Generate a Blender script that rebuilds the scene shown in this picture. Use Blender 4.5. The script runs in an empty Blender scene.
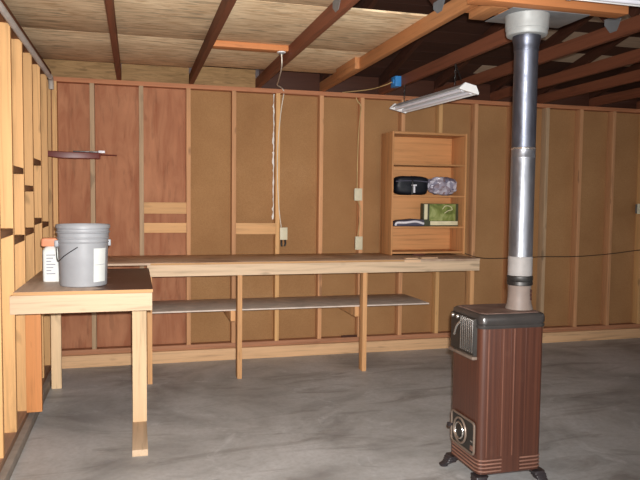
import bpy, bmesh, math, random
from mathutils import Vector, Matrix, noise
random.seed(7)
SC = bpy.context.scene
COL = SC.collection
PI = math.pi

# ------------------------------------------------------------------ materials
def lin(c):
    return tuple(((v/255)/12.92 if v/255 <= .04045 else ((v/255+.055)/1.055)**2.4) for v in c) + (1.0,)

class NT:
    def __init__(s, name):
        s.m = bpy.data.materials.new(name); s.m.use_nodes = True
        s.t = s.m.node_tree; s.b = s.t.nodes['Principled BSDF']
    def n(s, typ, **kw):
        d = s.t.nodes.new(typ)
        for k, v in kw.items():
            if k in d.inputs.keys(): d.inputs[k].default_value = v
            else: setattr(d, k, v)
        return d
    def l(s, a, b): s.t.links.new(a, b)
    def coords(s, scale, rand=True):
        tc = s.n('ShaderNodeTexCoord'); mp = s.n('ShaderNodeMapping')
        mp.inputs['Scale'].default_value = scale
        if rand:
            oi = s.n('ShaderNodeObjectInfo'); mu = s.n('ShaderNodeMath', operation='MULTIPLY'); mu.inputs[1].default_value = 37.0
            ad = s.n('ShaderNodeVectorMath', operation='ADD')
            s.l(oi.outputs['Random'], mu.inputs[0]); s.l(tc.outputs['Object'], ad.inputs[0]); s.l(mu.outputs[0], ad.inputs[1])
            s.l(ad.outputs[0], mp.inputs['Vector'])
        else: s.l(tc.outputs['Object'], mp.inputs['Vector'])
        return mp.outputs['Vector']
    def noise(s, vec, scale=1, detail=4, rough=.55, dist=0):
        d = s.n('ShaderNodeTexNoise'); d.inputs['Scale'].default_value = scale; d.inputs['Detail'].default_value = detail
        d.inputs['Roughness'].default_value = rough; d.inputs['Distortion'].default_value = dist
        s.l(vec, d.inputs['Vector']); return d.outputs['Fac']
    def ramp(s, fac, stops):
        r = s.n('ShaderNodeValToRGB'); e = r.color_ramp.elements
        while len(e) < len(stops): e.new(.5)
        for i, (p, c) in enumerate(stops): e[i].position = p; e[i].color = c
        s.l(fac, r.inputs['Fac']); return r.outputs['Color']
    def mix(s, fac, a, b, mode='MIX'):
        d = s.n('ShaderNodeMix', data_type='RGBA', blend_type=mode)
        if isinstance(fac, (int, float)): d.inputs[0].default_value = fac
        else: s.l(fac, d.inputs[0])
        for sock, v in ((d.inputs[6], a), (d.inputs[7], b)):
            if isinstance(v, tuple): sock.default_value = v
            else: s.l(v, sock)
        return d.outputs[2]
    def bump(s, fac, strength=.2, dist=.002):
        b = s.n('ShaderNodeBump'); b.inputs['Strength'].default_value = strength; b.inputs['Distance'].default_value = dist
        s.l(fac, b.inputs['Height']); s.l(b.outputs['Normal'], s.b.inputs['Normal'])
    def fin(s, col, rough=.6, metal=0., spec=.3):
        if isinstance(col, tuple): s.b.inputs['Base Color'].default_value = col
        else: s.l(col, s.b.inputs['Base Color'])
        s.b.inputs['Roughness'].default_value = rough; s.b.inputs['Metallic'].default_value = metal
        s.b.inputs['Specular IOR Level'].default_value = spec
        return s.m

def plain(name, c, rough=.5, metal=0., spec=.4, var=.12):
    t = NT(name); v = t.coords((9, 9, 9)); f = t.noise(v, 1, 4)
    c = lin(c); d = tuple(x*(1-var*1.6) for x in c[:3])+(1,); b = tuple(min(1, x*(1+var)) for x in c[:3])+(1,)
    return t.fin(t.ramp(f, [(.3, d), (.7, b)]), rough, metal, spec)

_w = {}
def wood(c, axis='z', dark=None, knots=.5, rough=.65, contrast=1.0):
    key = (c, axis, dark, knots)
    if key in _w: return _w[key]
    t = NT('wood'); a = 'xyz'.index(axis)
    sc = [34, 34, 34]; sc[a] = 1.6
    v = t.coords(tuple(sc)); f = t.noise(v, 1, 5, .6, .6)
    c1 = lin(c); dk = lin(dark) if dark else tuple(x*.72*contrast for x in c1[:3])+(1,)
    lt = tuple(min(1, x*1.13) for x in c1[:3])+(1,)
    col = t.ramp(f, [(.28, dk), (.47, c1), (.72, lt)])
    sk = [13, 13, 13]; sk[a] = 4.2
    v2 = t.coords(tuple(sk)); k = t.noise(v2, 1, 1, .4)
    km = t.ramp(k, [(.69, (0, 0, 0, 1)), (.76, (knots,)*3+(1,))])
    col = t.mix(km, col, tuple(x*.33 for x in c1[:3])+(1,))
    # board to board tone
    oi = t.n('ShaderNodeObjectInfo'); hs = t.n('ShaderNodeHueSaturation')
    mr = t.n('ShaderNodeMapRange'); mr.inputs['To Min'].default_value = .84; mr.inputs['To Max'].default_value = 1.12
    t.l(oi.outputs['Random'], mr.inputs['Value']); t.l(mr.outputs[0], hs.inputs['Value']); t.l(col, hs.inputs['Color'])
    t.bump(f, .15, .001)
    _w[key] = t.fin(hs.outputs['Color'], rough, 0, .25); return _w[key]

def plywood(name, c, dark, axis='x', flecks=.6, fs=2.2, rough=.7, sc=(3.2, 26, 26), spread=(.30, .52, .75)):
    t = NT(name); s3 = list(sc)
    if axis == 'z': s3 = [sc[1], sc[2], sc[0]]
    v = t.coords(tuple(s3)); f = t.noise(v, 1, 6, .62, 1.0)
    c1 = lin(c); lt = tuple(min(1, x*1.22) for x in c1[:3])+(1,)
    col = t.ramp(f, [(spread[0], lin(dark)), (spread[1], c1), (spread[2], lt)])
    v2 = t.coords((2.3, 2.3, 2.3)); g = t.noise(v2, 1, 3)
    col = t.mix(t.ramp(g, [(.35, (0, 0, 0, 1)), (.7, (.5, .5, .5, 1))]), col, lin(dark))
    v3 = t.coords(tuple(x*fs for x in s3)); h = t.noise(v3, 1, 3, .6, .4)
    col = t.mix(t.ramp(h, [(.56, (0, 0, 0, 1)), (.66, (flecks,)*3+(1,))]), col, tuple(x*.4 for x in c1[:3])+(1,))
    t.bump(f, .12, .001)
    return t.fin(col, rough, 0, .2)

M = {}
Y_ = (214, 160, 98)                       # yellow pine
M['stud_l'] = wood((208, 162, 110), 'z'); M['stud_b'] = wood((200, 148, 106), 'z', knots=.6)
M['stud_pale'] = wood((182, 152, 120), 'z'); M['plate_b'] = wood((172, 114, 80), 'x', knots=.3)
M['sill'] = wood((176, 124, 92), 'x', knots=.3); M['baseboard'] = wood((206, 166, 126), 'x', knots=.5)
M['plate_l'] = wood((112, 66, 42), 'y'); M['plate_l_dark'] = wood((178, 144, 120), 'y', knots=.2)
M['block'] = wood((134, 98, 70), 'y', knots=.2); M['tan_x'] = wood((204, 158, 110), 'x', knots=.25)
M['fascia'] = wood((220, 192, 160), 'x', knots=.5); M['leg'] = wood((222, 190, 150), 'z', knots=.4)
M['leg_o'] = wood((200, 134, 82), 'z', knots=.8); M['leg_b'] = wood((206, 156, 108), 'z', knots=.5)
M['chord'] = wood((124, 74, 52), 'y', knots=.2); M['chord_o'] = wood((178, 122, 78), 'y', knots=.3)
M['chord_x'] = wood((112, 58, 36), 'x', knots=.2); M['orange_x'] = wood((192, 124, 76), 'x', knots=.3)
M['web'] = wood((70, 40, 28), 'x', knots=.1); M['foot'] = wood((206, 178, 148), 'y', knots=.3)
M['pale_x'] = wood((222, 186, 150), 'x', knots=.2)
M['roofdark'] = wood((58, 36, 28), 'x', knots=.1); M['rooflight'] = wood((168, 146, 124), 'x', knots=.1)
M['soffit'] = plywood('soffit_plywood', (158, 124, 84), (124, 94, 60), 'x', .5, sc=(4, 30, 30))
M['redply'] = plywood('red_plywood', (172, 118, 86), (148, 90, 62), 'z', .3, sc=(1.8, 10, 10))
M['ceilply'] = plywood('ceiling_plywood', (236, 211, 174), (182, 146, 106), 'x', .75, .75, sc=(5.5, 34, 34))
M['bookcase'] = wood((194, 140, 92), 'x', knots=0.0, rough=.45)
M['benchtop'] = None

def fibre():
    t = NT('fibreboard'); v = t.coords((1.4, 1.4, 1.4)); f = t.noise(v, 1.3, 4)
    col = t.ramp(f, [(.3, lin((154, 114, 76))), (.6, lin((168, 127, 86))), (.8, lin((176, 136, 96)))])
    v2 = t.coords((110, 1, 120)); g = t.noise(v2, 1, 2)
    col = t.mix(t.ramp(g, [(.35, (0, 0, 0, 1)), (.7, (.35, .35, .35, 1))]), col, lin((130, 92, 60)))
    return t.fin(col, .85, 0, .1)
M['fibre'] = fibre()

def benchtop():
    t = NT('worn_bench_plywood'); v = t.coords((2.5, 18, 18), False); f = t.noise(v, 1, 5)
    col = t.ramp(f, [(.3, lin((188, 160, 136))), (.6, lin((210, 184, 160))), (.8, lin((220, 196, 174)))])
    v2 = t.coords((3, 3, 3)); g = t.noise(v2, 1, 4)
    col = t.mix(t.ramp(g, [(.5, (0, 0, 0, 1)), (.66, (.6, .6, .6, 1))]), col, lin((138, 106, 86)))
    return t.fin(col, .55, 0, .3)
M['benchtop'] = benchtop()

def benchtop_stained():
    t = NT('stained_bench_plywood'); tc = t.n('ShaderNodeTexCoord')
    mp = t.n('ShaderNodeMapping'); t.l(tc.outputs['Object'], mp.inputs['Vector']); v = mp.outputs['Vector']
    mp2 = t.n('ShaderNodeMapping'); mp2.inputs['Scale'].default_value = (18, 2.5, 18); t.l(tc.outputs['Object'], mp2.inputs['Vector'])
    f = t.noise(mp2.outputs['Vector'], 1, 5)
    col = t.ramp(f, [(.3, lin((178, 156, 138))), (.6, lin((204, 182, 164))), (.8, lin((214, 194, 176)))])
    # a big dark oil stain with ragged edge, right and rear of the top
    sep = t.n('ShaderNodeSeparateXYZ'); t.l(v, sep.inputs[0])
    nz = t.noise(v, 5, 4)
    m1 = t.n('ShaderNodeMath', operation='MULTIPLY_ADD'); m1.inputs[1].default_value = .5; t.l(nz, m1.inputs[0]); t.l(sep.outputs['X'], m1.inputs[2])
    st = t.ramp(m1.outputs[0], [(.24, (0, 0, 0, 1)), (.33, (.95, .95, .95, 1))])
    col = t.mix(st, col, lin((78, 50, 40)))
    return t.fin(col, .5, 0, .35)
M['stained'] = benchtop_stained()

def concrete():
    t = NT('stained_concrete'); v = t.coords((1, 1, 1), False)
    f = t.noise(v, 1.1, 7, .62, .6); g = t.noise(v, 3.2, 6, .66, 1.0); h = t.noise(v, 40, 4)
    col = t.ramp(f, [(.34, lin((140, 139, 138))), (.5, lin((176, 176, 175))), (.68, lin((196, 196, 196)))])
    mp = t.n('ShaderNodeMapping'); mp.inputs['Scale'].default_value = (.7, 2.4, 1); t.l(v, mp.inputs['Vector'])
    w = t.noise(mp.outputs['Vector'], 1.6, 6, .65, 1.2)
    col = t.mix(t.ramp(w, [(.52, (0, 0, 0, 1)), (.68, (.65, .65, .65, 1))]), col, lin((116, 112, 108)))
    col = t.mix(t.ramp(g, [(.58, (0, 0, 0, 1)), (.72, (.6, .6, .6, 1))]), col, lin((210, 210, 210)))
    col = t.mix(t.ramp(h, [(.3, (.25, .25, .25, 1)), (.6, (0, 0, 0, 1))]), col, lin((140, 134, 128)))
    t.bump(h, .1, .002)
    t.l(t.ramp(g, [(.3, (.42,)*3+(1,)), (.7, (.6,)*3+(1,))]), t.b.inputs['Roughness'])
    m = t.fin(col, .5, 0, .4); return m
M['concrete'] = concrete()
M['curb'] = plain('grey_curb', (170, 160, 150), .8)

def galv(name, a, b, rough):
    t = NT(name); v = t.coords((16, 16, 3)); f = t.noise(v, 1, 5)
    g = t.noise(t.coords((30, 30, 22)), 1, 3)
    col = t.ramp(f, [(.3, lin(a)), (.7, lin(b))])
    t.l(t.ramp(g, [(.3, (rough-.07,)*3+(1,)), (.7, (rough+.1,)*3+(1,))]), t.b.inputs['Roughness'])
    return t.fin(col, rough, .85, .5)
M['galv'] = galv('galvanised_steel', (122, 124, 130), (162, 164, 170), .36)
M['galv_dark'] = galv('dull_blue_steel', (82, 85, 96), (110, 113, 123), .4)
M['steel_dark'] = galv('dark_steel', (60, 58, 58), (92, 90, 88), .45)
M['tin'] = plain('tin_plate', (132, 134, 136), .5, .3)
M['chrome'] = plain('chrome', (206, 200, 194), .22, .9)
M['conduit'] = plain('grey_conduit', (206, 202, 198), .5, 0.)
M['black'] = plain('black_nylon', (20, 24, 32), .5)
M['blackplastic'] = plain('black_plastic', (34, 32, 32), .4)
M['white'] = plain('white_enamel', (236, 234, 232), .4, 0, .4, .04)
M['tube'] = plain('glass_tube', (232, 232, 240), .25, 0, .5, .02)
M['wirewhite'] = plain('white_cable', (222, 212, 196), .5)
M['wireyellow'] = plain('yellowed_cable', (190, 160, 108), .5)
M['outlet'] = plain('ivory_plastic', (212, 204, 176), .45, 0, .4, .05)
M['blue'] = plain('blue_plastic', (58, 132, 196), .45)
M['bucketgrey'] = plain('grey_bucket_plastic', (158, 160, 164), .45, 0, .4, .05)
M['label'] = plain('white_label', (226, 230, 226), .6, 0, .3, .04)
M['peach'] = plain('peach_plastic', (226, 150, 112), .5)
M['redbar'] = plain('dark_red_paint', (104, 42, 34), .4)
M['ink'] = plain('grey_ink', (150, 148, 160), .7)
M['pencil'] = plain('dark_red_stick', (88, 44, 34), .6)
M['fluebeige'] = plain('heat_stained_enamel', (124, 110, 102), .55)
M['cuff'] = plain('pale_mastic', (150, 145, 142), .6, .1)
M['collar'] = plain('whitish_collar', (158, 160, 158), .5, .1)
M['rust'] = plain('rust', (58, 30, 22), .9)

def stovepaint(name, c, d, rough):
    t = NT(name); v = t.coords((60, 60, .8), False); f = t.noise(v, 1, 4)
    col = t.ramp(f, [(.35, lin(c)), (.6, lin(d))])
    v2 = t.coords((8, 8, 8), False); g = t.noise(v2, 1, 5)
    col = t.mix(t.ramp(g, [(.62, (0, 0, 0, 1)), (.8, (.2, .2, .2, 1))]), col, lin((112, 78, 62)))
    t.b.inputs['Coat Weight'].default_value = .3; t.b.inputs['Coat Roughness'].default_value = .25
    return t.fin(col, rough, 0, .5)
M['stove'] = stovepaint('brown_enamel', (66, 37, 27), (84, 49, 36), .38)
M['riblight'] = plain('pale_highlight_rib', (108, 72, 58), .4)
M['stoveband'] = plain('dark_grey_enamel', (66, 62, 60), .28, .25, .6)
def stovetop():
    t = NT('dusty_stove_top'); g = t.noise(t.coords((7, 7, 7), False), 1, 5)
    return t.fin(t.ramp(g, [(.35, lin((96, 72, 64))), (.65, lin((128, 106, 96)))]), .6, 0, .3)
M['stovetop'] = stovetop()
M['grille'] = plain('dark_grille', (58, 54, 50), .35, .4)
M['beigetrim'] = plain('beige_metal_trim', (128, 112, 100), .4, .3)
M['copper'] = plain('copper_trim', (150, 112, 96), .35, .3)
M['stovefoot'] = plain('black_foot', (52, 46, 48), .4)

def mottled():
    t = NT('clear_bag_of_mixed_bits'); v = t.coords((26, 26, 26))
    vo = t.n('ShaderNodeTexVoronoi'); vo.inputs['Scale'].default_value = 1; t.l(v, vo.inputs['Vector'])
    sp = t.n('ShaderNodeSeparateColor'); t.l(vo.outputs['Color'], sp.inputs[0])
    col = t.ramp(sp.outputs[0], [(.1, lin((104, 100, 120))), (.35, lin((166, 160, 176))), (.6, lin((130, 108, 112))), (.8, lin((196, 192, 204)))])
    f = t.noise(t.coords((40, 40, 40)), 1, 3); t.bump(f, .6, .01)
    return t.fin(col, .22, 0, .6)
M['mottled'] = mottled()
def greenpic():
    t = NT('green_printed_card'); v = t.coords((9, 9, 9), False); f = t.noise(v, 1, 3, .5, .8)
    col = t.ramp(f, [(.32, lin((84, 94, 44))), (.5, lin((124, 134, 70))), (.66, lin((164, 170, 110))), (.8, lin((206, 210, 180)))])
    return t.fin(col, .4, 0, .4)
M['greenpic'] = greenpic()
M['cream'] = plain('cream_card', (224, 214, 178), .6)
M['darkgreen'] = plain('dark_green_card', (70, 72, 50), .5)
M['slate'] = plain('slate_grey_cloth', (84, 82, 98), .6)
M['silver'] = plain('pale_grey_edge', (226, 224, 230), .4)
M['torn'] = plain('torn_white_paper', (224, 218, 210), .8)
M['darkcable'] = plain('dark_cable', (74, 54, 38), .7)

# ------------------------------------------------------------------ builders
def wloc(o):
    v = Vector((0, 0, 0))
    while o: v += o.location; o = o.parent
    return v
def link(name, me, mat, parent, loc, rot=None):
    o = bpy.data.objects.new(name, me); COL.objects.link(o)
    me.materials.append(mat)
    if parent: o.parent = parent; o.location = Vector(loc) - wloc(parent)
    else: o.location = loc
    if rot is not None: o.rotation_euler = rot
    return o
def finish(bm, name, smooth=True):
    me = bpy.data.meshes.new(name); bmesh.ops.recalc_face_normals(bm, faces=bm.faces[:]); bm.to_mesh(me); bm.free()
    if smooth:
        for p in me.polygons: p.use_smooth = True
        me.set_sharp_from_angle(angle=math.radians(38))
    return me
def addbox(bm, x0, x1, y0, y1, z0, z1, bev=0.):
    r = bmesh.ops.create_cube(bm, size=1)['verts']
    bmesh.ops.transform(bm, verts=r, matrix=Matrix.Translation(((x0+x1)/2, (y0+y1)/2, (z0+z1)/2)) @ Matrix.Diagonal((abs(x1-x0), abs(y1-y0), abs(z1-z0), 1)))
    if bev:
        es = list({e for v in r for e in v.link_edges})
        bmesh.ops.bevel(bm, geom=es, offset=bev, segments=2, affect='EDGES', profile=.6)
def box(name, mat, x0, x1, y0, y1, z0, z1, parent=None, bev=.002):
    bm = bmesh.new(); c = Vector(((x0+x1)/2, (y0+y1)/2, (z0+z1)/2))
    addbox(bm, x0-c.x, x1-c.x, y0-c.y, y1-c.y, z0-c.z, z1-c.z, min(bev, .3*min(abs(x1-x0), abs(y1-y0), abs(z1-z0))))
    return link(name, finish(bm, name), mat, parent, c)
def beam(name, mat, p, q, w, h, parent=None, bev=.002):
    """board from p to q, its long axis local x, w across (horizontal), h in the vertical plane"""
    p, q = Vector(p), Vector(q); d = q-p; L = d.length; d.normalize()
    up = Vector((0, 0, 1)) if abs(d.z) < .95 else Vector((0, 1, 0))
    s = up.cross(d).normalized(); u = d.cross(s)
    bm = bmesh.new(); addbox(bm, -L/2, L/2, -w/2, w/2, -h/2, h/2, bev)
    R3 = Matrix((d, s, u)).transposed()
    return link(name, finish(bm, name), mat, parent, (p+q)/2, R3.to_euler())
def lathe(name, mat, prof, c, parent=None, seg=48, closed=True):
    bm = bmesh.new(); rings = []
    for r, z in prof:
        rings.append([bm.verts.new((r*math.cos(2*PI*i/seg), r*math.sin(2*PI*i/seg), z)) for i in range(seg)])
    for a, b in zip(rings, rings[1:]):
        for i in range(seg): bm.faces.new((a[i], a[(i+1) % seg], b[(i+1) % seg], b[i]))
    if closed:
        bm.faces.new(rings[0][::-1]); bm.faces.new(rings[-1])
    return link(name, finish(bm, name), mat, parent, c)
def smooth_path(pts, n=8):
    pts = [Vector(p) for p in pts]; P = [pts[0]*2-pts[1]]+pts+[pts[-1]*2-pts[-2]]; out = []
    for i in range(1, len(P)-2):
        for k in range(n):
            t = k/n; a, b, c, d = P[i-1], P[i], P[i+1], P[i+2]
            out.append(.5*((2*b)+(-a+c)*t+(2*a-5*b+4*c-d)*t*t+(-a+3*b-3*c+d)*t**3))
    out.append(pts[-1]); return out
def tube(name, mat, pts, r, parent=None, seg=10, curve=True, rf=None):
    if curve and len(pts) > 2: pts = smooth_path(pts)
    pts = [Vector(p) for p in pts]; c = pts[0].copy()
    bm = bmesh.new(); rings = []; n = None
    for i, p in enumerate(pts):
        d = (pts[min(i+1, len(pts)-1)]-pts[max(i-1, 0)]).normalized()
        if n is None: n = d.orthogonal().normalized()
        n = (n-d*n.dot(d)).normalized(); b = d.cross(n)
        rr = rf(i/(len(pts)-1)) if rf else r
        rings.append([bm.verts.new(p-c+rr*(n*math.cos(2*PI*k/seg)+b*math.sin(2*PI*k/seg))) for k in range(seg)])
    for a, b in zip(rings, rings[1:]):
        for k in range(seg): bm.faces.new((a[k], a[(k+1) % seg], b[(k+1) % seg], b[k]))
    bm.faces.new(rings[0][::-1]); bm.faces.new(rings[-1])
    return link(name, finish(bm, name), mat, parent, c)
def rrect(x0, x1, y0, y1, r, n=6):
    out = []
    for cx, cy, a0 in ((x1-r, y1-r, 0), (x0+r, y1-r, 90), (x0+r, y0+r, 180), (x1-r, y0+r, 270)):
        for k in range(n+1):
            a = math.radians(a0+90*k/n); out.append((cx+r*math.cos(a), cy+r*math.sin(a)))
    return out
def stack(name, mat, sections, parent=None, axis='z'):
    """loft through closed outlines [(outline, height)]; axis = direction of the heights"""
    bm = bmesh.new(); rings = []
    def put(u, v, h): return {'z': (u, v, h), 'x': (h, u, v), 'y': (u, h, v)}[axis]
    allp = [put(u, v, h) for o, h in sections for u, v in o]
    c = Vector([(min(p[i] for p in allp)+max(p[i] for p in allp))/2 for i in range(3)])
    for o, h in sections: rings.append([bm.verts.new(Vector(put(u, v, h))-c) for u, v in o])
    n = len(rings[0])
    for a, b in zip(rings, rings[1:]):
        for i in range(n): bm.faces.new((a[i], a[(i+1) % n], b[(i+1) % n], b[i]))
    bm.faces.new(rings[0][::-1]); bm.faces.new(rings[-1])
    return link(name, finish(bm, name), mat, parent, c)
def torus(name, mat, c, R, r, normal, parent, seg=36, arc=(0, 2*PI)):
    nrm = Vector(normal).normalized(); a = nrm.orthogonal().normalized(); b = nrm.cross(a)
    full = abs(arc[1]-arc[0]-2*PI) < 1e-6
    pts = [Vector(c)+R*(a*math.cos(t)+b*math.sin(t)) for t in [arc[0]+(arc[1]-arc[0])*i/seg for i in range(seg+1)]]
    return tube(name, mat, pts, r, parent, 8, False)
def thing(name, label, cat, loc, group=None):
    o = bpy.data.objects.new(name, None); COL.objects.link(o); o.location = loc; o.empty_display_size = .1
    return tag(o, label, cat, group)
def tag(o, label, cat, group=None):
    o['label'] = label; o['category'] = cat
    if group: o['group'] = group
    return o
def struct(o): o['kind'] = 'structure'; return o
def sroot(name, loc=(0, 0, 0)):
    o = bpy.data.objects.new(name, None); COL.objects.link(o); o.location = loc; return struct(o)

# ------------------------------------------------------------------ setting
S = .4064
XL = .1686                                # inner face of the left wall framing
ZT = 2.45                                 # underside of the top plates
struct(box('floor', M['concrete'], -.3, 8.3, -8.2, .3, -.12, 0, None, 0))

wb = sroot('wall_back', (0.17, 0, 0))
box('plywood_sheathing', M['redply'], .0, .88, .0895, .102, .10, 2.50, wb, 0)
box('plywood_sheathing', M['redply'], .8815, 1.304, .0895, .102, .10, 2.50, wb, 0)
box('fibreboard_sheathing', M['fibre'], 1.3055, 2.522, .0895, .102, .10, 2.50, wb, 0)
box('fibreboard_sheathing', M['fibre'], 2.5235, 4.96, .0895, .102, .10, 2.50, wb, 0)
box('fibreboard_sheathing', M['fibre'], 4.9615, 8.2, .0895, .102, .10, 2.50, wb, 0)
box('top_plate', M['plate_b'], .17, 8.2, .001, .089, ZT, 2.488, wb)
box('sill_plate', M['sill'], .17, 8.2, .0, .089, .106, .149, wb)
box('foundation_board', M['baseboard'], .172, 4.1, -.034, .089, 0, .1055, wb)
box('foundation_board', M['baseboard'], 4.102, 8.2, -.034, .089, 0, .1055, wb)
box('stud', M['stud_l'], .171, .209, 0, .089, .149, ZT, wb)
for i in range(19):
    x = .4913+S*i+{5: .01, 7: .02, 8: .01, 6: .006, 9: -.008}.get(i, 0)
    mt = M['stud_b']
    if i in (0, 1): mt = M['stud_pale']
    if i in (4, 8, 14): mt = M['stud_l']
    if i == 11: mt = M['stud_pale']
    w = .019
    box('stud', mt, x-w, x+w, 0, .089, .149, ZT, wb)
def blockb(i, z0, z1): box('blocking_board', M['tan_x'], .4913+S*i+.0195, .4913+S*(i+1)-.0195, .002, .021, z0, z1, wb)
blockb(1, 1.338, 1.438); blockb(1, 1.168, 1.256); blockb(3, 1.152, 1.256)
box('loose_lath', M['web'], 2.76, 3.02, .01, .03, .1495, .168, wb)

wl = sroot('wall_left', (.079, 0, 0))
box('siding_sheathing', M['redply'], .066, .078, -8.1, .08, .0, 2.70, wl, 0)
box('sill_plate', M['plate_l_dark'], .08, XL, -8.1, -.002, .062, .103, wl)
struct(box('curb_left', M['curb'], .08, .205, -8.1, -.036, .0, .0615, None, .006))  # grey curb strip on the floor below the left sill plate
wf = sroot('wall_front_added', (4, -8.15, 0))  # unseen front wall, added with its opening at left to dim the right side
box('wall_panel', M['redply'], 4.8, 8.25, -8.2, -8.15, 0, 2.7, wf, 0); box('door_header', M['redply'], .08, 4.8, -8.2, -8.15, 2.35, 2.7, wf, 0)
struct(box('wall_right_added', M['redply'], 8.21, 8.25, -8.1, .1, 0, 2.7, None, 0))  # unseen side wall, added to block daylight from the right
box('top_plate', M['plate_l'], .08, XL, -8.1, -.002, ZT, 2.488, wl)
box('top_plate', M['plate_l'], .08, XL, -8.1, .0, 2.4885, 2.527, wl)
ys = [-1.936+S*k for k in range(-15, 5)]
for y in ys: box('stud', M['stud_l'], .08, XL, y, y+.038, .103, ZT, wl)
box('stud', M['stud_l'], .08, XL, -.06, -.022, .103, ZT, wl)
for k, z in ((-2, 1.22), (-1, 1.28), (0, 1.222), (1, 1.25), (2, 1.305), (3, 1.265), (0, 1.64), (1, 1.535), (2, 1.73)):
    y = -1.936+S*k
    box('blocking', M['block'], .081, XL-.001, y+.0385, y+S-.0005, z-.024, z+.014, wl)

ce = sroot('ceiling', (1.3, -2, 2.579))
def panel(x0, x1, y0, y1, z=2.5785): box('plywood_panel', M['ceilply'], x0, x1, y0, y1, z, z+.012, ce, .001)
panel(.13, 1.32, -1.285, -.28); panel(1.322, 2.555, -1.285, -.40)
panel(.13, 1.32, -2.33, -1.289); panel(1.322, 2.555, -2.33, -1.289)
panel(.13, 1.93, -3.55, -2.336); panel(.13, 1.93, -4.77, -3.552); panel(.13, 1.93, -5.99, -4.772)
box('batten', M['orange_x'], 1.3495, 1.9095, -1.335, -1.245, 2.538, 2.578, ce)
for a, b, mt in ((.0785, .6955, 'soffit'), (.7345, 1.3105, 'soffit'), (1.3495, 1.9105, 'soffit')):
    box('soffit_board', M[mt], a, b, .045, .060, 2.489, 2.66, ce, .001)
TXX = [1.93, 2.54, 3.13, 3.71, 4.33, 4.87, 5.5, 6.1, 6.7, 7.3, 8.3]
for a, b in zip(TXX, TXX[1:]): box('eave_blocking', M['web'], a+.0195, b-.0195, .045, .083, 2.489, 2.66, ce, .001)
# roof deck over the trusses
SL = .25; YR = -3.65; ZE = 2.668          # deck underside at y = 0
def deck(y): return ZE-SL*y if y > YR else ZE-SL*YR-SL*(YR-y)
rf = sroot('ceiling_roof', (4, YR, 3.4))
def plank(y0, y1, x0, x1, mat):
    zs = .02
    bm = bmesh.new(); c = Vector(((x0+x1)/2, (y0+y1)/2, deck((y0+y1)/2)))
    vs = []
    for x in (x0, x1):
        for y, dz in ((y0, 0), (y1, 0), (y1, zs), (y0, zs)): vs.append(bm.verts.new(Vector((x, y, deck(y)+dz))-c))
    for f in ((0, 1, 2, 3), (7, 6, 5, 4), (0, 4, 5, 1), (1, 5, 6, 2), (2, 6, 7, 3), (3, 7, 4, 0)): bm.faces.new([vs[i] for i in f])
    o = link('roof_plank', finish(bm, 'roof_plank', False), mat, rf, c)
    return o
y = .36; n = 0
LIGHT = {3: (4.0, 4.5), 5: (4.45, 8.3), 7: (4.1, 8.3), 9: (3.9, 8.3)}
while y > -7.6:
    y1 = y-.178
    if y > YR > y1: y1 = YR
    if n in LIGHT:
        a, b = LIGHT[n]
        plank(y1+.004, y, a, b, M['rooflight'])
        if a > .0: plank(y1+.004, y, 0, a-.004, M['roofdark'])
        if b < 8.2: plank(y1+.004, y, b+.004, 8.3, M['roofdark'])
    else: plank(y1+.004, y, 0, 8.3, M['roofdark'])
    y = y1; n += 1

# ------------------------------------------------------------------ roof trusses
TX = [.715, 1.33, 1.93, 2.54, 3.13, 3.71, 4.33, 4.87, 5.5, 6.1, 6.7, 7.3]
ORD = ['first', 'second', 'third', 'fourth', 'fifth', 'sixth', 'seventh', 'eighth', 'ninth', 'tenth', 'eleventh', 'twelfth']
EX = {0: 'dark red-brown roof truss chord over the red plywood wall bays, first from left wall',
      1: 'dark brown roof truss chord left of the orange ceiling batten, second from left wall',
      2: 'dark brown roof truss chord with the white junction fitting and cable, third from left wall',
      3: 'light orange roof truss chord with scrap block, at edge of plywood ceiling',
      4: 'red-brown roof truss chord carrying the hanging shop light and blue box, fifth from left wall',
      5: 'red-brown roof truss chord passing just right of the stove pipe collar, sixth from left wall'}
for i, x in enumerate(TX):
    lab = EX.get(i, 'dark red-brown roof truss chord right of the stove pipe, %s from left wall' % ORD[i])
    t = thing('roof_truss', lab, 'roof truss', (x, 0, 2.4885), 'roof trusses across the ceiling')
    mc = M['chord_o'] if i == 3 else M['chord']
    box('bottom_chord', mc, x-.019, x+.019, -7.4, .085, 2.4885, 2.5775, t)
    h = .045
    if i > 2:
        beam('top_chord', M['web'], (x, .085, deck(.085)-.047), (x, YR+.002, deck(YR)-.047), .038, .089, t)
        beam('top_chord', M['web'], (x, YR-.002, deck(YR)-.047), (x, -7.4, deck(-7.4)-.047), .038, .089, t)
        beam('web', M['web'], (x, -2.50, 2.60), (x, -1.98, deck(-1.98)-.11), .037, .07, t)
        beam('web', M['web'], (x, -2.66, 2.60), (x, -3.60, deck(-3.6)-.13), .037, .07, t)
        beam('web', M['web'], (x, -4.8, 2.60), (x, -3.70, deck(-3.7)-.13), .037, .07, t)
    if i in (2, 3, 5, 6, 7):
        for sx in (-1,):
            bm = bmesh.new(); xx = .0005
            lo_ = -.028 if i < 4 else -.05
            pts = [(-.03, lo_), (.03, lo_), (.085, .01), (.085, .045), (-.085, .045)]
            a = [bm.verts.new((0, p, q)) for p, q in pts]; b = [bm.verts.new((-.0015, p, q)) for p, q in pts]
            bm.faces.new(a); bm.faces.new(b[::-1])
            for k in range(len(pts)): bm.faces.new((a[k], a[(k+1) % 5], b[(k+1) % 5], b[k]))
            link('gusset_plate', finish(bm, 'gusset_plate', False), M['tin'], t, (x-.0195, -2.53, 2.578-(.045 if i < 3 else 0)))
    if i == 3:
        box('scab_block', M['chord_o'], x-.0575, x-.0195, -1.12, -.62, 2.489, 2.5775, t)

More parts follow.
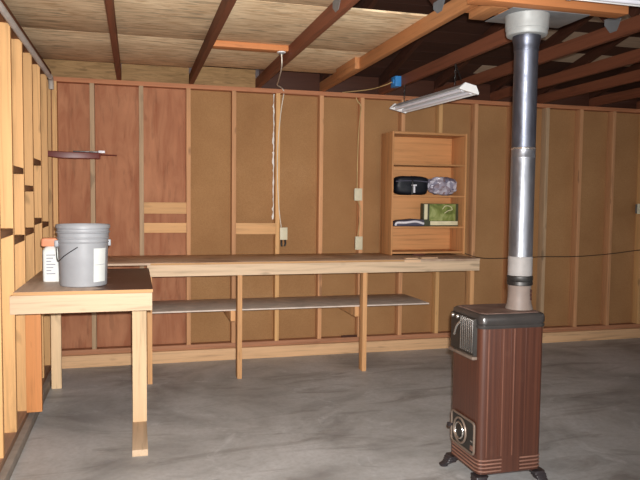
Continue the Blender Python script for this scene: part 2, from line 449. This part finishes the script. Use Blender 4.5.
# ------------------------------------------------------------------ wall things
t = thing('conduit', 'grey metal conduit running along the top of the left stud wall', 'conduit', (.187, -.25, 2.435))
tube('pipe', M['conduit'], [(.1878, -7.8, 2.437), (.1878, -.30, 2.437)], .019, t, 14, False)
tube('elbow', M['curb'], [(.1895, -.299, 2.437), (.1895, -.24, 2.432), (.190, -.21, 2.40), (.190, -.205, 2.35)], .0205, t, 14)

t = thing('hanging_bar', 'dark red bar with silver clip and thin rod jutting from left stud wall', 'bar', (XL, -.291, 1.82))
stack('bar_body', M['redbar'], [(rrect(-.306, -.278, 1.800, 1.846, .005), XL+.0005), (rrect(-.312, -.270, 1.792, 1.846, .006), .23), (rrect(-.312, -.270, 1.788, 1.842, .006), .29), (rrect(-.312, -.270, 1.790, 1.840, .006), .560), (rrect(-.306, -.276, 1.797, 1.832, .006), .570)], t, 'x')
box('top_rail', M['steel_dark'], .36, .56, -.308, -.274, 1.842, 1.852, t)
box('clip', M['silver'], .556, .606, -.312, -.27, 1.839, 1.858, t)
tube('rod', M['redbar'], [(.565, -.291, 1.826), (.70, -.291, 1.824)], .0045, t, 8, False)

def outlet(label, x0, x1, z0, z1, y=-.001, plugs=False):
    t = thing('electrical_outlet', label, 'outlet', ((x0+x1)/2, y, z0), 'wall outlets on the studs')
    box('box_body', M['tin'], x0+.006, x1-.006, y-.001, y-.035, z0+.006, z1-.006, t)
    box('cover_plate', M['outlet'], x0, x1, y-.0355, y-.041, z0, z1, t)
    for zc in ((z0*.72+z1*.28), (z0*.28+z1*.72)):
        lathe_o = box('socket', M['outlet'], (x0+x1)/2-.016, (x0+x1)/2+.016, y-.0415, y-.044, zc-.013, zc+.013, t, .004)
    if plugs:
        for dx in (-.017, .017):
            tube('plug', M['blackplastic'], [((x0+x1)/2+dx, y-.02, z0-.001), ((x0+x1)/2+dx*1.1, y-.03, z0-.035), ((x0+x1)/2+dx*.7-.004, y-.03, z0-.062)], .009, t)
outlet('ivory wall outlet high on the stud, above another outlet', 2.853, 2.93, 1.472, 1.588)
outlet('ivory wall outlet just above the back bench, below another outlet', 2.868, 2.94, 1.003, 1.130)
outlet('ivory wall outlet with two black plugs beside the tan blocking board', 2.133, 2.203, 1.102, 1.216, plugs=True)
outlet('ivory wall outlet on the bare stud far right behind the stove', 6.07, 6.13, 1.36, 1.47)

tag(tube('cable', M['wirewhite'], [(2.168, -.006, 2.445), (2.162, -.008, 2.42), (2.14, -.01, 2.28), (2.115, -.006, 2.0), (2.112, -.006, 1.7), (2.128, -.006, 1.40), (2.150, -.012, 1.217)], .0045), 'white cable running down the stud to the outlet with black plugs', 'cable')
tag(tube('cable', M['wireyellow'], [(2.866, -.007, 2.447), (2.885, -.007, 2.41), (2.918, -.007, 2.36), (2.908, -.007, 2.25), (2.896, -.007, 2.10), (2.89, -.007, 1.8), (2.888, -.012, 1.589)], .005), 'yellowed cable running down the stud to the upper ivory outlet', 'cable')
tag(tube('cable', M['wireyellow'], [(2.898, -.014, 1.471), (2.918, -.016, 1.42), (2.928, -.016, 1.335), (2.912, -.016, 1.22), (2.90, -.012, 1.131)], .005), 'short bowed yellow cable joining two ivory outlets on one stud', 'cable')
tag(tube('cable', M['darkcable'], [(3.93, -.012, .99), (4.22, -.010, .905), (4.6, -.010, .90), (4.95, -.010, .908), (5.36, -.010, .906), (5.76, -.010, .928), (6.16, -.010, .966), (6.6, -.010, .985), (7.2, -.01, 1.0)], .0045), 'long dark cable strung across the studs behind the stove pipe', 'cable')

t = thing('junction_fitting', 'white porcelain junction fitting on the orange ceiling batten', 'junction box', (1.875, -1.29, 2.558))
lathe('base', M['white'], [(.001, .0), (.030, 0), (.034, .012), (.034, .024)], (1.868, -1.29, 2.533), t, 24)
box('strap', M['tin'], 1.852, 1.884, -1.318, -1.262, 2.524, 2.5325, t)
tag(tube('cable', M['wirewhite'], [(1.868, -1.29, 2.523), (1.872, -1.285, 2.46), (1.905, -1.1, 2.44), (1.965, -.75, 2.452), (2.02, -.45, 2.474), (2.06, -.22, 2.484), (2.115, -.09, 2.492), (2.15, -.014, 2.492), (2.165, -.008, 2.47)], .0048), 'white cable hanging from the porcelain ceiling fitting to the wall plate', 'cable')
t = thing('junction_box', 'bright blue plastic junction box on the truss chord above the shop light', 'junction box', (3.09, -.47, 2.49))
box('box_body', M['blue'], 3.055, 3.1105, -.53, -.42, 2.482, 2.572, t, .004)
box('knockout', M['blue'], 3.045, 3.0545, -.50, -.45, 2.51, 2.545, t, .003)
tag(tube('cable', M['wireyellow'], [(3.044, -.475, 2.525), (3.0, -.40, 2.505), (2.93, -.22, 2.494), (2.80, -.05, 2.4925), (2.74, .03, 2.4935)], .004), 'pale cable from the blue junction box along the top wall plate', 'cable')

# torn white paper strip beside the stud
bm = bmesh.new(); z = 1.26
prev = None; zz = ZT-.01
rr = random.Random(3)
top = []
while zz > 1.27:
    w = rr.choice([.003, .006, .010, .015, .005, .008]); top.append((zz, w)); zz -= rr.uniform(.012, .035)
L = [bm.verts.new((-w, 0, q)) for q, w in top]; R_ = [bm.verts.new((.006*rr.random(), 0, q)) for q, w in top]
L2 = [bm.verts.new((v.co.x, .0025, v.co.z)) for v in L]; R2 = [bm.verts.new((v.co.x, .0025, v.co.z)) for v in R_]
for k in range(len(top)-1):
    for a, b in ((L, R_), (R2, L2), (L2, L), (R_, R2)): bm.faces.new((a[k], b[k], b[k+1], a[k+1]))
for k in (0, -1): bm.faces.new((L[k], R_[k], R2[k], L2[k]))
o = link('torn_paper_strip', finish(bm, 'torn_paper_strip', False), M['torn'], None, (2.076, -.003, 0))
tag(o, 'ragged white torn paper strip along a stud above the tan blocking board', 'paper strip')

# ------------------------------------------------------------------ benches
t = thing('workbench', 'long wooden workbench along back wall with lower shelf', 'workbench', (2.0, -.35, 0))
box('worktop', M['benchtop'], .175, 3.808, -.742, -.003, .951, .968, t, .001)
box('front_rail', M['fascia'], .93, 3.805, -.741, -.703, .860, .9505, t)
box('edge_strip', M['pale_x'], 3.085, 3.235, -.7425, -.7445, .944, .9675, t, .0005)['label'] = 'fresh pale worn patch on the top edge'
for x, mt in ((.948, 'leg_b'), (1.662, 'leg_b'), (2.742, 'leg_b'), (3.758, 'leg_b')):
    box('leg', M[mt], x-.019, x+.019, -.7025, -.613, 0, .9505, t)
box('leg', M['leg'], .215, .288, -.665, -.627, 0, .9505, t)
box('side_rail', M['leg_b'], 3.767, 3.805, -.612, -.003, .862, .9505, t)
box('top_edge', M['tan_x'], .955, 3.08, -.7445, -.7425, .952, .9665, t, .0005)['label'] = 'lighter sawn plywood edge'
sh = box('lower_shelf', plain('grey_shelf_board', (212, 196, 182), .7), .955, 3.385, -.608, -.003, .550, .562, t, .001)
sh['label'] = 'grey weathered thin shelf board'
box('shelf_cleat', M['leg_b'], 2.682, 2.7205, -.608, -.003, .462, .5495, t)
box('shelf_cleat', M['leg_b'], 1.60, 1.638, -.608, -.003, .462, .5495, t)

t = thing('workbench', 'short wooden workbench along left wall holding the grey bucket', 'workbench', (.55, -1.3, 0))
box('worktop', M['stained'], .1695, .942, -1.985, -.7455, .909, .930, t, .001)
box('top_edge', M['tan_x'], .1695, .942, -1.9875, -1.9855, .910, .9295, t, .0005)['label'] = 'lighter sawn plywood edge'
box('front_rail', M['fascia'], .15, .938, -1.984, -1.945, .802, .9085, t)
box('leg', M['leg'], .820, .908, -1.72, -1.682, .0385, .9085, t)
box('leg_foot', M['foot'], .818, .906, -2.215, -1.60, 0, .038, t)
box('leg', M['leg_o'], .1695, .262, -1.572, -1.536, .1035, .9085, t)

# ------------------------------------------------------------------ bucket and bottle
bx, by, bz = .53, -1.705, .9305
t = thing('bucket', 'large grey plastic bucket standing on the left workbench', 'bucket', (bx, by, bz))
prof = [(.002, 0), (.132, 0), (.138, .004), (.140, .012), (.148, .265), (.151, .268), (.1525, .272), (.149, .275), (.1495, .292), (.155, .295), (.1555, .300), (.151, .303), (.152, .325), (.160, .329), (.1605, .334), (.154, .338), (.1545, .352), (.161, .356), (.1615, .372), (.158, .378), (.1535, .377), (.150, .365), (.138, .02), (.002, .014)]
lathe('body', M['bucketgrey'], prof, (bx, by, bz), t, 64, False)
def bpt(ang, z, off=.001):
    r = .140+(.148-.140)*(z-.012)/.253+off; a = math.radians(ang); return (bx+r*math.cos(a), by+r*math.sin(a), bz+z)
# curved paper label, wrapped on the wall
bm = bmesh.new(); g = []
for k in range(9):
    for off in (.0006, .0018):
        for z in (.03, .235):
            g.append(bm.verts.new(Vector(bpt(-62+36*k/8, z, off))-Vector((bx, by, bz))))
for k in range(8):
    a = g[4*k:4*k+4]; b = g[4*k+4:4*k+8]
    for i, j in ((0, 1), (3, 2), (1, 3), (2, 0)): bm.faces.new((a[i], a[j], b[j], b[i]))
bm.faces.new((g[0], g[1], g[3], g[2])); bm.faces.new((g[-4], g[-3], g[-1], g[-2]))
link('paper_label', finish(bm, 'paper_label'), M['label'], t, (bx, by, bz))['label'] = 'white paper label'
tube('print_line', M['ink'], [bpt(-60+32*k/8, .135, .0022) for k in range(9)], .0012, t, 6, False)
for ang in (195, 15): 
    p = bpt(ang, .262, .008); box('handle_ear', M['bucketgrey'], p[0]-.012, p[0]+.012, p[1]-.014, p[1]+.014, p[2]-.02, p[2]+.02, t, .005)
pts = []
for k in range(17):
    u = k/16; ang = 195+180*u; z = .245-.10*math.sin(PI*u)**.75 if 0 < u < 1 else .245
    pts.append(bpt(ang, z, .010))
# the bail lies against the front, slanting up to the right, then down the left
tube('bail_handle', M['steel_dark'], [bpt(195, .25, .012), bpt(205, .17, .016), bpt(212, .16, .012), bpt(228, .19, .006), bpt(248, .222, .005), bpt(262, .245, .006)], .0028, t, 8)

t = thing('bottle', 'white plastic bottle with peach cap on the bench behind the bucket', 'bottle', (.315, -1.47, .9305))
stack('body', M['label'], [(rrect(.272, .366, -1.51, -1.44, .015), .9305), (rrect(.268, .370, -1.514, -1.436, .02), .938), (rrect(.268, .372, -1.514, -1.436, .02), 1.13), (rrect(.278, .362, -1.506, -1.444, .02), 1.148), (rrect(.288, .352, -1.496, -1.454, .02), 1.158)], t)
stack('cap', M['peach'], [(rrect(.262, .362, -1.508, -1.442, .014), 1.1585), (rrect(.258, .366, -1.51, -1.44, .016), 1.165), (rrect(.260, .364, -1.51, -1.44, .016), 1.205), (rrect(.268, .356, -1.503, -1.447, .014), 1.212)], t)
for k in range(7): box('print_line', M['ink'], .292, .345-.012*(k % 3), -1.5150, -1.5144, 1.10-.02*k, 1.106-.02*k, t, 0)
t = thing('rag', 'crumpled white cloth wedged between peach-capped bottle and grey bucket', 'cloth', (.385, -1.5, .9305))
bm = bmesh.new(); bmesh.ops.create_icosphere(bm, subdivisions=4, radius=1)
for v in bm.verts:
    nn = noise.noise(v.co*2.1)*.35+noise.noise(v.co*5)*.14
    q = v.co*(1+nn); v.co = Vector((q.x*.016, q.y*.05, max(-.5, q.z*.5)*.30))
link('folded_cloth', finish(bm, 'folded_cloth'), M['label'], t, (.397, -1.46, 1.082))

# ------------------------------------------------------------------ bookcase and contents
BX0, BX1, BY0 = 3.128, 3.888, -.30
t = thing('bookcase', 'orange-brown wooden bookcase with four shelves on the back workbench', 'bookcase', (3.55, -.11, .9685))
BZ = .9685; bt = 2.115
bz_m = wood((194, 140, 92), 'z', knots=0., rough=.45)
box('side_panel', bz_m, BX0, BX0+.017, BY0, -.009, BZ, bt, t); box('side_panel', bz_m, BX1-.017, BX1, BY0, -.009, BZ, bt, t)
box('back_panel', M['bookcase'], BX0, BX1, -.0085, -.0035, BZ+.01, bt-.002, t, .0005)
box('top_panel', M['bookcase'], BX0+.0175, BX1-.0175, BY0, -.009, bt-.022, bt-.001, t)
SHZ = [1.822, 1.528, 1.236, .998]
for z in SHZ[:3]: box('shelf', M['bookcase'], BX0+.0175, BX1-.0175, BY0+.004, -.009, z-.016, z, t)
box('shelf', M['bookcase'], BX0+.0175, BX1-.0175, BY0+.012, -.009, .980, .997, t)

_before = set(bpy.data.objects)
t = thing('bag', 'black zipped soft bag with pale clip on the bookcase shelf', 'bag', (3.36, -.12, 1.5285))
def blob(name, mat, x0, x1, y0, y1, z0, z1, p, amp, fr, parent, seed=0, sub=4):
    bm = bmesh.new(); bmesh.ops.create_icosphere(bm, subdivisions=sub, radius=1)
    c = Vector(((x0+x1)/2, (y0+y1)/2, (z0+z1)/2)); s = Vector(((x1-x0)/2, (y1-y0)/2, (z1-z0)/2))
    for v in bm.verts:
        d = v.co.normalized(); m = (abs(d.x)**p+abs(d.y)**p+abs(d.z)**p)**(1/p); q = d/m
        k = 1-amp*.5+amp*noise.noise(d*fr+Vector((seed, 0, 0)))
        q = q*k; q.z = max(q.z, -1); v.co = Vector((q.x*s.x, q.y*s.y, q.z*s.z))
    lo = min(v.co.z for v in bm.verts)
    for v in bm.verts: v.co.z += (-s.z-lo)
    return link(name, finish(bm, name), mat, parent, c)
blob('body', M['black'], 3.20, 3.548, -.205, -.05, 1.5285, 1.712, 5, .10, 2.2, t, 3)
tube('zip', M['slate'], [(3.20, -.200, 1.655), (3.30, -.204, 1.662), (3.42, -.204, 1.662), (3.52, -.200, 1.655)], .005, t, 6)
box('clip', M['silver'], 3.372, 3.390, -.214, -.204, 1.55, 1.612, t, .003); box('clip_bar', M['silver'], 3.355, 3.405, -.213, -.204, 1.614, 1.628, t, .003)
tube('strap', M['blackplastic'], [(3.36, -.205, 1.536), (3.362, -.208, 1.60), (3.364, -.206, 1.66), (3.366, -.17, 1.705)], .008, t, 6)
t = tag(blob('plastic_bag', M['mottled'], 3.555, 3.855, -.20, -.05, 1.5285, 1.715, 3.2, .22, 3.0, None, 9), 'clear plastic bag of small mauve and grey bits beside black bag', 'bag')

t = thing('box', 'box with green picture and cream lower band standing on bookcase shelf', 'box', (3.68, -.14, 1.2365))
box('carton', M['darkgreen'], 3.50, 3.868, -.155, -.09, 1.2365, 1.452, t, .003)
box('picture', M['greenpic'], 3.565, 3.838, -.1575, -.1555, 1.288, 1.448, t, .0005)
box('cream_band', M['cream'], 3.575, 3.862, -.1585, -.1555, 1.246, 1.284, t, .0005)
box('spine_strip', M['cream'], 3.512, 3.545, -.1575, -.1555, 1.30, 1.445, t, .0005)
tube('printed_outline', M['cream'], [(3.70, -.158, 1.40), (3.73, -.158, 1.43), (3.78, -.158, 1.425), (3.80, -.158, 1.395), (3.76, -.158, 1.385), (3.72, -.158, 1.36)], .004, t, 6)
t = thing('folded_cloth', 'slate grey folded bundle with pale edge lying beside the green box', 'cloth', (3.34, -.15, 1.2365))
stack('bundle', M['slate'], [(rrect(-.205, -.06, 1.2365, 1.27, .012), 3.205), (rrect(-.208, -.055, 1.2365, 1.292, .02), 3.25), (rrect(-.208, -.055, 1.2365, 1.306, .024), 3.40), (rrect(-.20, -.06, 1.2365, 1.30, .024), 3.492)], t, 'x')
tube('pale_edge', M['silver'], [(3.200, -.206, 1.245), (3.215, -.212, 1.27), (3.30, -.214, 1.272), (3.40, -.214, 1.282), (3.485, -.206, 1.262)], .011, t, 8)
for o in set(bpy.data.objects)-_before:
    if not o.parent: o.location += Vector((-.022, -.075, 0))
for (a, b, yy, lab) in ((3.12, 3.235, -.66, 'flat pale wood offcut on back bench edge, left of its twin'), (3.275, 3.43, -.64, 'flat pale wood offcut on back bench edge, nearest the bench end')):
    tag(box('wood_offcut', M['pale_x'], a, b, yy-.03, yy+.012, .9683, .976, None, .001), lab, 'wood offcut', 'wood offcuts on the back bench')
tag(box('wood_stick', M['pencil'], 3.335, 3.45, -.355, -.329, .9683, .984, None, .003), 'small dark red stick lying in front of the bookcase', 'stick')

# ------------------------------------------------------------------ stove
SX0, SX1, SY0, SY1 = 2.519, 2.885, -3.10, -2.775
t = thing('heating_stove', 'brown enamel heating stove with dark top band on concrete floor', 'stove', ((SX0+SX1)/2, (SY0+SY1)/2, 0))
R5 = .032
body = [(rrect(SX0+.008, SX1-.008, SY0+.008, SY1-.008, R5), .076), (rrect(SX0, SX1, SY0, SY1, R5), .082), (rrect(SX0, SX1, SY0, SY1, R5), .832)]
stack('body', M['stove'], body, t)
o = .006
def rr2(d): return rrect(SX0-d, SX1+d, SY0-d, SY1+d, R5+.004)
stack('top_band', M['stoveband'], [(rr2(.004), .8325), (rr2(.007), .838), (rr2(.007), .848), (rr2(.003), .851), (rr2(.004), .855), (rr2(.007), .859), (rr2(.007), .885), (rr2(.003), .898), (rr2(-.006), .905), (rr2(-.012), .9055)], t)
stack('top_plate', M['stovetop'], [(rr2(-.014), .9056), (rr2(-.016), .9085)], t)
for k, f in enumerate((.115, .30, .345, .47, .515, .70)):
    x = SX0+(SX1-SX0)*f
    box('rib', M['riblight'] if k in (0, 2, 4) else M['stove'], x-.0035, x+.0035, SY0-.003, SY0-.0003, .17, .83, t, .0012)  # pale ribs put the corner highlight and lighter pinstripes into the colour
# trim bands round the foot
for z in (.096, .115, .134, .153):
    tube('trim_band', M['copper'], [(SX0-.001, SY1-.04, z), (SX0-.001, SY0+.034, z), (SX0+.008, SY0+.010, z), (SX0+.032, SY0-.001, z), (SX0+.13, SY0-.001, z)], .0042, t, 8, False)
    tube('trim_band', M['copper'], [(SX1-.13, SY0-.001, z), (SX1-.032, SY0-.001, z), (SX1-.008, SY0+.010, z), (SX1+.001, SY0+.034, z), (SX1+.001, SY1-.04, z)], .0042, t, 8, False)
# front (facing left): upper louvred grille
gy0, gy1 = -3.058, -2.80
bm = bmesh.new()
pts = [(gy0, .69), (gy1, .69), (gy1, .895), (gy0, .895)]
g = stack('front_grille', M['grille'], [([(gy0, .685), (gy1, .685), (gy1, .880), (gy0, .880)], SX0-.0008), ([(gy0+.004, .689), (gy1-.004, .689), (gy1-.004, .876), (gy0+.004, .876)], SX0-.020)], t, 'x')
for k in range(7):
    y = gy0+.012+.021*k
    box('slat', M['chrome'], SX0-.0245, SX0-.0205, y-.0022, y+.0022, .70, .872, g, .001)
box('grille_bar', M['beigetrim'], SX0-.030, SX0-.0008, gy0-.006, gy1+.006, .668, .684, g, .004)
for y in (-2.905, -2.852):
    lathe('ball_knob', M['chrome'], [(.001, -.011), (.007, -.009), (.011, -.001), (.0095, .006), (.005, .0105), (.001, .0115)], (SX0-.034, y, .868), g, 16)
tube('lever', M['chrome'], [(SX0-.028, -2.925, .845), (SX0-.036, -2.90, .815), (SX0-.030, -2.862, .765)], .006, g, 8)
# lower control panel
c = stack('control_panel', M['grille'], [(rrect(-3.066, -2.815, .172, .338, .02), SX0-.0008), (rrect(-3.066, -2.815, .172, .338, .02), SX0-.007)], t, 'x')
def outl(ins, z0=.172, z1=.338): return [(SX0-.009, y, z) for y, z in rrect(-3.066+ins, -2.815-ins, z0+ins, z1-ins, .02)]
pp = outl(0); tube('panel_frame', M['beigetrim'], pp+[pp[0]], .006, c, 8, False)
dc = (SX0-.012, -2.915, .255)
torus('dial_ring', M['beigetrim'], dc, .066, .006, (1, 0, 0), c); torus('dial_ring', M['chrome'], (SX0-.016, -2.915, .255), .042, .005, (1, 0, 0), c)
def xlathe(name, mat, prof, ctr, parent):
    ob = lathe(name, mat, prof, ctr, parent, 24); ob.rotation_euler = (0, -PI/2, 0); return ob
xlathe('dial_hub', M['grille'], [(.001, 0), (.032, 0), (.030, .014), (.012, .02), (.001, .021)], (SX0-.0075, -2.915, .255), c)
xlathe('knob', M['stovefoot'], [(.001, 0), (.007, 0), (.007, .02), (.014, .022), (.014, .034), (.001, .036)], (SX0-.007, -2.835, .262), c)
box('latch', M['chrome'], SX0-.013, SX0-.0075, -3.055, -3.03, .235, .243, c, .001)
box('latch', M['copper'], SX0-.013, SX0-.0075, -3.055, -3.03, .19, .215, c, .001)
# feet
for (cx, cy, dx, dy) in ((SX0, SY0, -1, -1), (SX1, SY0, 1, -1), (SX0, SY1, -1, 1), (SX1, SY1, 1, 1)):
    secs = []
    for z, off, hw in ((0, .022, .020), (.010, .022, .022), (.018, .014, .023), (.030, .002, .026), (.034, -.002, .030), (.040, -.004, .028), (.046, -.007, .032), (.052, -.008, .030), (.058, -.011, .034), (.064, -.014, .032), (.075, -.020, .036)):
        x, y = cx+dx*off, cy+dy*off
        secs.append((rrect(x-hw, x+hw, y-hw, y+hw, .010, 3), z))
    f = stack('foot', M['stovefoot'], secs, t)

# ------------------------------------------------------------------ stove pipe
px, py = 2.812, -2.965
t = thing('stovepipe', 'tall galvanised stove pipe rising from brown stove to ceiling collar', 'stove pipe', (px, py, .909))
P0 = (px, py, 0)
lathe('flue_base', M['fluebeige'], [(.072, .909), (.071, .915), (.064, .935), (.060, .97), (.059, 1.015), (.0615, 1.0355)], P0, t)
for dz, da in ((.985, -52), (.965, -50), (1.005, -50)):
    a = math.radians(da); box('rust_spot', M['rust'], px+.060*math.cos(a)-.006, px+.060*math.cos(a)+.006, py+.062*math.sin(a)-.004, py+.062*math.sin(a)+.008, dz-.008, dz+.010, t, .003)
lathe('coupling', M['steel_dark'], [(0.0640, 1.036), (0.0672, 1.039), (0.0672, 1.056), (0.0645, 1.059), (0.0672, 1.063), (0.0672, 1.084), (0.0639, 1.087)], P0, t)
lathe('pale_cuff', M['cuff'], [(0.0630, 1.0875), (0.0634, 1.09), (0.0634, 1.186), (0.0621, 1.188)], P0, t)
lathe('pipe_section', M['galv'], [(0.0621, 1.1885), (0.0621, 1.70), (0.0634, 1.703), (0.0634, 1.709), (0.0621, 1.712), (0.0621, 1.748)], P0, t)
lathe('joint_ring', M['chrome'], [(0.0626, 1.7485), (0.0643, 1.751), (0.0643, 1.757), (0.0626, 1.7595)], P0, t)
lathe('pipe_section', M['galv_dark'], [(0.0613, 1.76), (0.0613, 2.255), (0.0626, 2.258)], P0, t)
lathe('reducer', M['galv_dark'], [(0.0632, 2.2585), (0.0639, 2.262), (0.0639, 2.278), (0.0665, 2.30), (0.0718, 2.315), (0.0718, 2.338)], P0, t)
prof = [(.092, 2.335), (.100, 2.337), (.105, 2.346), (.105, 2.364), (.108, 2.367), (.110, 2.385), (.111, 2.428), (.113, 2.431), (.113, 2.439), (.075, 2.440)]
lathe('ceiling_collar', M['collar'], [(.074, 2.334)]+prof, P0, t, 48, True)
box('ceiling_plate', M['tin'], 2.66, 3.11, -3.075, -2.80, 2.4402, 2.4437, t, .001)
cf = sroot('trim_1', (2.83, -2.95, 2.4885))
box('header_board', M['orange_x'], 2.5605, 3.1095, -2.80, -2.762, 2.4885, 2.5775, cf)
box('header_board', M['orange_x'], 2.5605, 3.1095, -3.14, -3.102, 2.4885, 2.5775, cf)
box('nailer_board', M['orange_x'], 2.42, 3.29, -3.14, -3.05, 2.4442, 2.4882, cf)
box('nailer_board', M['chord_o'], 2.56, 2.65, -3.045, -2.805, 2.4442, 2.4882, cf)

# ------------------------------------------------------------------ shop lights
def shoplight(label, loc, rot, L, chains):
    t = thing('shop_light', label, 'ceiling light', loc, 'white fluorescent shop lights')
    h = L/2
    # trough: a flat spine housing with two sloping wings, run along local y
    bm = bmesh.new()
    outline = [(-.078, -.012), (-.076, -.010), (-.036, .030), (.036, .030), (.076, -.010), (.078, -.012), (.078, -.009), (.038, .035), (-.038, .035), (-.078, -.009)]
    A = [bm.verts.new((u, -h, v)) for u, v in outline]; B = [bm.verts.new((u, h, v)) for u, v in outline]; n = len(outline)
    for k in range(n): bm.faces.new((A[k], A[(k+1) % n], B[(k+1) % n], B[k]))
    bm.faces.new(A[::-1]); bm.faces.new(B)
    def add(name, me, mat, l): o = bpy.data.objects.new(name, me); COL.objects.link(o); me.materials.append(mat); o.parent = t; o.location = l; return o
    add('reflector', finish(bm, 'reflector', False), M['white'], (0, 0, 0))
    bm = bmesh.new(); addbox(bm, -.022, .022, -h+.01, h-.01, .010, .0295, .002); add('ballast_channel', finish(bm, 'ballast_channel'), M['white'], (0, 0, 0))
    for s in (-1, 1):
        bm = bmesh.new()
        o2 = [(-.079, -.016), (.079, -.016), (.079, -.004), (.046, .040), (-.046, .040), (-.079, -.004)]
        a = [bm.verts.new((u, s*(h+.0006), v)) for u, v in o2]; b = [bm.verts.new((u, s*(h+.022), v)) for u, v in o2]
        for k in range(6): bm.faces.new((a[k], a[(k+1) % 6], b[(k+1) % 6], b[k]))
        bm.faces.new(a[::-1]); bm.faces.new(b)
        add('end_cap', finish(bm, 'end_cap', False), M['white'], (0, 0, 0))
        bm = bmesh.new(); addbox(bm, -.052, .052, s*(h-.012)-.005, s*(h-.012)+.005, -.012, .0095, .001)
        add('lamp_holder', finish(bm, 'lamp_holder'), M['white'], (0, 0, 0))
    for s in (-1, 1):
        bm = bmesh.new(); bmesh.ops.create_cone(bm, cap_ends=True, segments=16, radius1=.013, radius2=.013, depth=L-.036)
        bmesh.ops.rotate(bm, verts=bm.verts[:], matrix=Matrix.Rotation(PI/2, 3, 'X'))
        add('fluorescent_tube', finish(bm, 'fluorescent_tube'), M['tube'], (s*.034, 0, -.006))
    t.rotation_euler = rot
    for (p, q) in chains:                                       # chain links in world space, stored relative to the light
        inv = (Matrix.Translation(loc) @ Matrix.LocRotScale(None, __import__('mathutils').Euler(rot), None)).inverted()
        p = inv @ Vector(p); q = inv @ Vector(q); d = q-p; nl = max(3, int(d.length/.022))
        bm = bmesh.new()
        u0 = d.normalized(); s0 = u0.orthogonal().normalized(); s1 = u0.cross(s0)
        for k in range(nl):
            cc = p+d*((k+.5)/nl); ss, nn = (s0, s1) if k % 2 else (s1, s0)
            ring = []
            for a in range(12):
                th = 2*PI*a/12; ctr = cc+u0*(.015*math.cos(th))+ss*(.006*math.sin(th)); rad = (u0*math.cos(th)+ss*math.sin(th)).normalized()
                ring.append([bm.verts.new(ctr+.0019*(rad*math.cos(2*PI*b/5)+nn*math.sin(2*PI*b/5))) for b in range(5)])
            for a in range(12):
                for b in range(5): bm.faces.new((ring[a][b], ring[(a+1) % 12][b], ring[(a+1) % 12][(b+1) % 5], ring[a][(b+1) % 5]))
        add('chain', finish(bm, 'chain'), M['steel_dark'], (0, 0, 0))
    return t
shoplight('white fluorescent shop light hanging on chains above the bookcase', (3.120, -1.11, 2.278), (math.radians(0.6), math.radians(12), math.radians(2.5)), 1.19,
          [((3.128, -1.53, 2.325), (3.132, -1.53, 2.487)), ((3.10, -1.69, 2.335), (3.128, -1.53, 2.485)), ((3.128, -.56, 2.33), (3.132, -.56, 2.487))])
shoplight('white fluorescent shop light at the top right of the picture', (3.42, -3.46, 2.416), (0, 0, math.radians(90)), 1.3,
          [((2.95, -3.46, 2.465), (2.95, -3.46, 2.62)), ((3.9, -3.46, 2.465), (3.9, -3.46, 2.62))])

# ------------------------------------------------------------------ camera, light, world
f_, yaw, pit, rol = 668.108, .2703, .0599, .0108
cam_loc = Vector((.8414, -6.0892, 1.4746))
cy_, sy_, cp, sp, cr, sr = math.cos(yaw), math.sin(yaw), math.cos(pit), math.sin(pit), math.cos(rol), math.sin(rol)
fw = Vector((sy_*cp, cy_*cp, -sp)); r = Vector((cy_, -sy_, 0)); u = r.cross(fw)
r2 = cr*r+sr*u; u2 = -sr*r+cr*u
cd = bpy.data.cameras.new('camera'); cam = bpy.data.objects.new('camera', cd); COL.objects.link(cam)
Rm = Matrix((r2, u2, -fw)).transposed().to_4x4()
cam.matrix_world = Matrix.Translation(cam_loc) @ Rm
cd.sensor_width = 36; cd.lens = 36*f_/640; cd.clip_start = .02
SC.camera = cam

ld = bpy.data.lights.new('camera_flash', 'SPOT'); ld.energy = 1080; ld.spot_size = math.radians(94); ld.spot_blend = 1.0; ld.color = (1, .985, .96); ld.shadow_soft_size = .02
lo = bpy.data.objects.new('camera_flash', ld); COL.objects.link(lo); lo.location = cam_loc+r2*.03+u2*.055
lo.rotation_euler = (fw-.10*r2+.02*u2).to_track_quat('-Z', 'Y').to_euler()

w = bpy.data.worlds.new('world'); SC.world = w; w.use_nodes = True
bg = w.node_tree.nodes['Background']; bg.inputs[0].default_value = (.97, .98, 1.0, 1); bg.inputs[1].default_value = 2.0

pd = bpy.data.lights.new('garage_opening_portal', 'AREA'); pd.shape = 'RECTANGLE'; pd.size = 4.7; pd.size_y = 2.34; pd.cycles.is_portal = True
po = bpy.data.objects.new('garage_opening_portal', pd); COL.objects.link(po); po.location = (2.44, -8.17, 1.175); po.rotation_euler = (PI/2, 0, 0)

vs = SC.view_settings
vs.view_transform = 'Standard'; vs.look = 'None'; vs.exposure = 0; vs.gamma = 1; vs.use_curve_mapping = False
